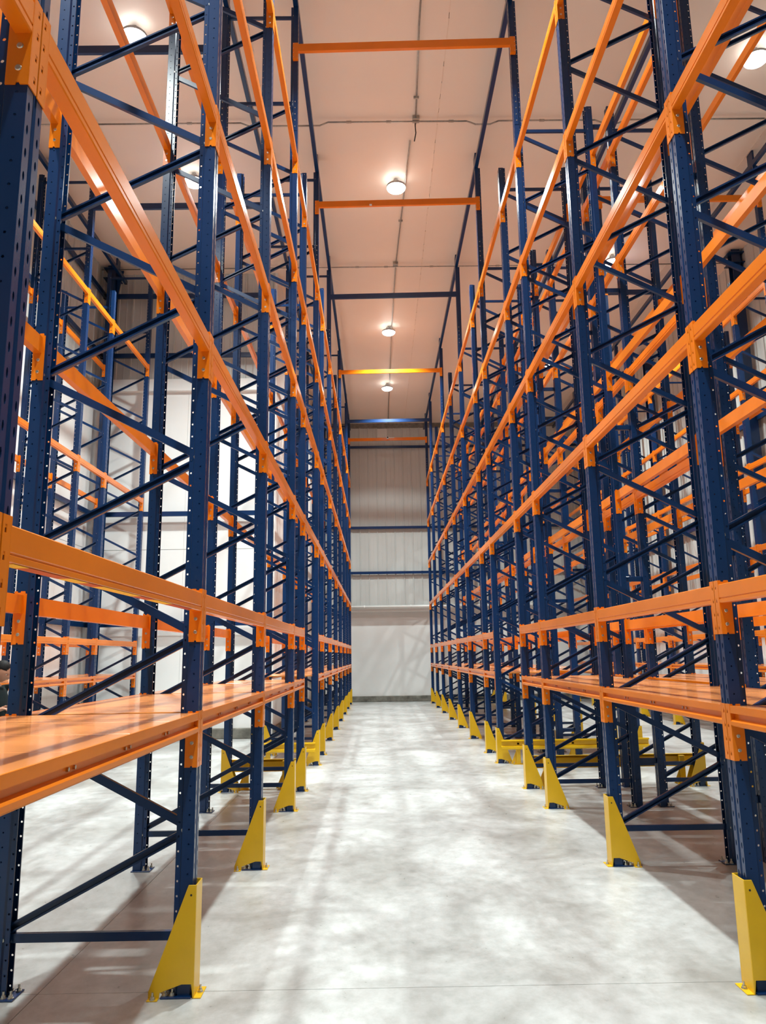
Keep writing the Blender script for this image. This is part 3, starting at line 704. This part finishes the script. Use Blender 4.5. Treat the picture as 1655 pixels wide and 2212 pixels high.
q = MB(); q.box(-.03, .03, -.05, .0, -.03, .06); q.box(.0, .26, -.06, -.04, .0, .02); put('camera_bracket', q.mesh('camera_bracket', WHITEP), t)
t = thing('paper_tag', 'tiny white tag stuck to the second orange tie beam', 'tag', (0, 0, 0))
q = MB(); yy = YI[4]+.09-.051-.026-.052; q.box(-.06, -.015, yy-.002, yy, 9.95, 9.99); put('tag', q.mesh('tag', WHITEP), t)
t = thing('beam_sticker', 'worn yellow and red tape strip under the second level beam nearest the camera', 'sticker', (-1.009-.024, 2.06, ZL[1]+.172))
y = .03; k = 0
for ln in (.10, .30, .16, .14, .45, .20, .30, .40):
    q = MB(); q.box(-.018, .026, y, y+ln-.002, -.0012, -.0002); put('tape_piece', q.mesh('tape_piece', STICKY if k % 2 == 0 else STICKR), t); y += ln; k += 1

# ------------------------------------------------------------------ person
def skin_obj(name, parent, joints, edges, radii, mat_, levels=2):
    me = bpy.data.meshes.new(name); me.from_pydata(joints, edges, []); me.materials.append(mat_)
    o = put(name, me, parent); md = o.modifiers.new('skin', 'SKIN'); md.use_smooth_shade = True
    for k, r in enumerate(radii):
        me.skin_vertices[0].data[k].radius = (r, r) if not isinstance(r, tuple) else r
    me.skin_vertices[0].data[0].use_root = True
    sb_ = o.modifiers.new('sub', 'SUBSURF'); sb_.levels = levels; sb_.render_levels = levels
    return o
def skin_setup(name, parent, chain, mat_, levels=2):
    """chain: dict key -> (pos, radius, parent key)"""
    keys = list(chain); J = [chain[k][0] for k in keys]; Rr = [chain[k][1] for k in keys]
    E_ = [(keys.index(chain[k][2]), n_) for n_, k in enumerate(keys) if chain[k][2] is not None]
    me = bpy.data.meshes.new(name); me.from_pydata(J, E_, []); me.materials.append(mat_)
    o = put(name, me, parent); o.modifiers.new('skin', 'SKIN').use_smooth_shade = True
    if not me.skin_vertices: bmesh_layer(me)
    for k, r in enumerate(Rr): me.skin_vertices[0].data[k].radius = r if isinstance(r, tuple) else (r, r)
    me.skin_vertices[0].data[0].use_root = True
    s_ = o.modifiers.new('sub', 'SUBSURF'); s_.levels = levels; s_.render_levels = levels
    return o
def bmesh_layer(me):
    bm = bmesh.new(); bm.from_mesh(me); bm.verts.layers.skin.verify(); bm.to_mesh(me); bm.free()
P = thing('person', 'person in a dark jacket with short black hair, looking down at their hands', 'person', (-4.165, 8.42, 0), 0)
# faces +x; y is sideways
body = {'pelvis': ((0, 0, .95), (.10, .10), None), 'waist': ((0, 0, 1.10), (.10, .10), 'pelvis'), 'chest': ((.01, 0, 1.28), (.11, .10), 'waist'),
        'neck0': ((.02, 0, 1.45), .075, 'chest'), 'neck': ((.045, 0, 1.52), .055, 'neck0')}
for s_ in (-1, 1):
    k = 'l' if s_ > 0 else 'r'
    body.update({k+'sh': ((.0, .165*s_, 1.39), .042, 'chest'), k+'el': ((-.10, .235*s_, 1.15), .036, k+'sh'), k+'wr': ((.085, .10*s_, 1.215), .028, k+'el'), k+'pm': ((.145, .075*s_, 1.237), (.036, .020), k+'wr'),
                 k+'hip': ((0, .085*s_, .84), .070, 'pelvis'), k+'kn': ((.02, .10*s_, .50), .062, k+'hip'), k+'an': ((-.02, .11*s_, .09), .042, k+'kn'), k+'to': ((.12, .12*s_, .035), .034, k+'an')})
    for n_, (dy_, ln) in enumerate(((-.024, .062), (-.008, .072), (.008, .068), (.024, .055))):
        body[k+'f%da' % n_] = ((.175, .075*s_+dy_, 1.237), .009, k+'pm'); body[k+'f%db' % n_] = ((.175+ln*.5, .075*s_+dy_*1.1, 1.230), .008, k+'f%da' % n_)
        body[k+'f%dc' % n_] = ((.175+ln*.75, .075*s_+dy_*1.1, 1.210), .007, k+'f%db' % n_)
    body[k+'th'] = ((.13, .035*s_, 1.250), .010, k+'pm'); body[k+'th2'] = ((.17, .025*s_, 1.265), .009, k+'th')
skin_setup('body', P, body, SKIN, 1)
# head: shaped mesh, tilted down
def head_mesh():
    bm = bmesh.new(); bmesh.ops.create_uvsphere(bm, u_segments=40, v_segments=28, radius=1)
    for v in bm.verts:
        x, y, z = v.co
        X = x*.094; Y = y*.074; Z = z*.114
        if z < 0: X *= 1-.22*(-z)**1.5; Y *= 1-.34*(-z)**1.4
        if z < -.1 and x > 0: X += .014*min(1, -z*1.5)*x
        # nose
        d = math.exp(-((y/.17)**2))*math.exp(-(((z+.20)/.20)**2))
        if x > 0: X += .030*d
        # brow, eye sockets, lips
        if x > .4:
            X += .006*math.exp(-((z-.12)/.08)**2)
            for s_ in (-1, 1): X -= .010*math.exp(-(((y-s_*.38)/.17)**2)-(((z-0.0)/.10)**2))
            X += .007*math.exp(-((y/.26)**2)-(((z+.50)/.05)**2)) + .006*math.exp(-((y/.24)**2)-(((z+.60)/.05)**2)) - .005*math.exp(-((y/.3)**2)-(((z+.55)/.02)**2))
            X += .008*math.exp(-((y/.25)**2)-(((z+.85)/.12)**2))
        v.co = (X, Y, Z)
    for f in bm.faces: f.smooth = True
    me = bpy.data.meshes.new('head'); bm.to_mesh(me); bm.free(); me.materials.append(SKIN); return me
H = put('head', head_mesh(), P, (.075, 0, 1.625), (0, math.radians(24), 0))
q = MB()
for s_ in (-1, 1):
    q.ball((-.005, s_*.079, -.005), .034, 12, 8, 0, (.55, .28, 1.0)); q.ball((.002, s_*.086, -.003), .018, 10, 6, 0, (.6, .3, .9))
put('ears', q.mesh('ears', SKIN, True), H)
q = MB()
for s_ in (-1, 1): q.ball((.0715, s_*.030, .0), .0118, 12, 8); q.ball((.0800, s_*.030, -.001), .0050, 10, 6, 1)
put('eyes', q.mesh('eyes', [EYEW, HAIR], True), H)
bm = bmesh.new(); bmesh.ops.create_uvsphere(bm, u_segments=40, v_segments=24, radius=1)
for v in bm.verts:
    x, y, z = v.co; v.co = (x*.097-.007, y*.078, z*.117+.007)
    n_ = math.sin(x*31+y*17)*math.sin(z*23+y*29); v.co *= 1+.012*n_
lim = [v for v in bm.verts if v.co.z < .035-.55*(v.co.x < .02)*(min(1, (.02-v.co.x)/.06))*.16 and not (v.co.x < -.045 and v.co.z > -.07)]
bmesh.ops.delete(bm, geom=lim, context='VERTS')
for f in bm.faces: f.smooth = True
me = bpy.data.meshes.new('hair'); bm.to_mesh(me); bm.free(); me.materials.append(HAIR)
ho = put('hair', me, H); sm = ho.modifiers.new('s', 'SOLIDIFY'); sm.thickness = .006
jk = {'pelvis': ((0, 0, .84), (.150, .165), None), 'hem': ((0, 0, .92), (.150, .165), 'pelvis'), 'waist': ((0, 0, 1.08), (.145, .155), 'hem'), 'chest': ((.01, 0, 1.29), (.18, .14), 'waist'), 'neck0': ((.022, 0, 1.44), .095, 'chest'), 'col': ((.04, 0, 1.49), .078, 'neck0')}
for s_ in (-1, 1):
    k = 'l' if s_ > 0 else 'r'
    jk.update({k+'sh': ((.01, .18*s_, 1.415), .082, 'chest'), k+'el': ((-.10, .24*s_, 1.15), .062, k+'sh'), k+'wr': ((.07, .106*s_, 1.21), .046, k+'el')})
skin_setup('jacket', P, jk, JACKET, 2)
tr = {'top': ((0, 0, 1.02), .115, None), 'pelvis': ((0, 0, .92), .125, 'top')}
for s_ in (-1, 1):
    k = 'l' if s_ > 0 else 'r'
    tr.update({k+'hip': ((0, .092*s_, .76), .090, 'pelvis'), k+'kn': ((.02, .10*s_, .48), .072, k+'hip'), k+'sh': ((-.005, .105*s_, .26), .064, k+'kn'), k+'an': ((-.015, .11*s_, .07), .062, k+'sh')})
skin_setup('trousers', P, tr, TROUSER, 2)
q = MB()
for s_ in (-1, 1): q.ball((.045, .115*s_, .045), .05, 14, 8, 0, (2.6, .95, .9))
put('shoes', q.mesh('shoes', BLACK, True), P)
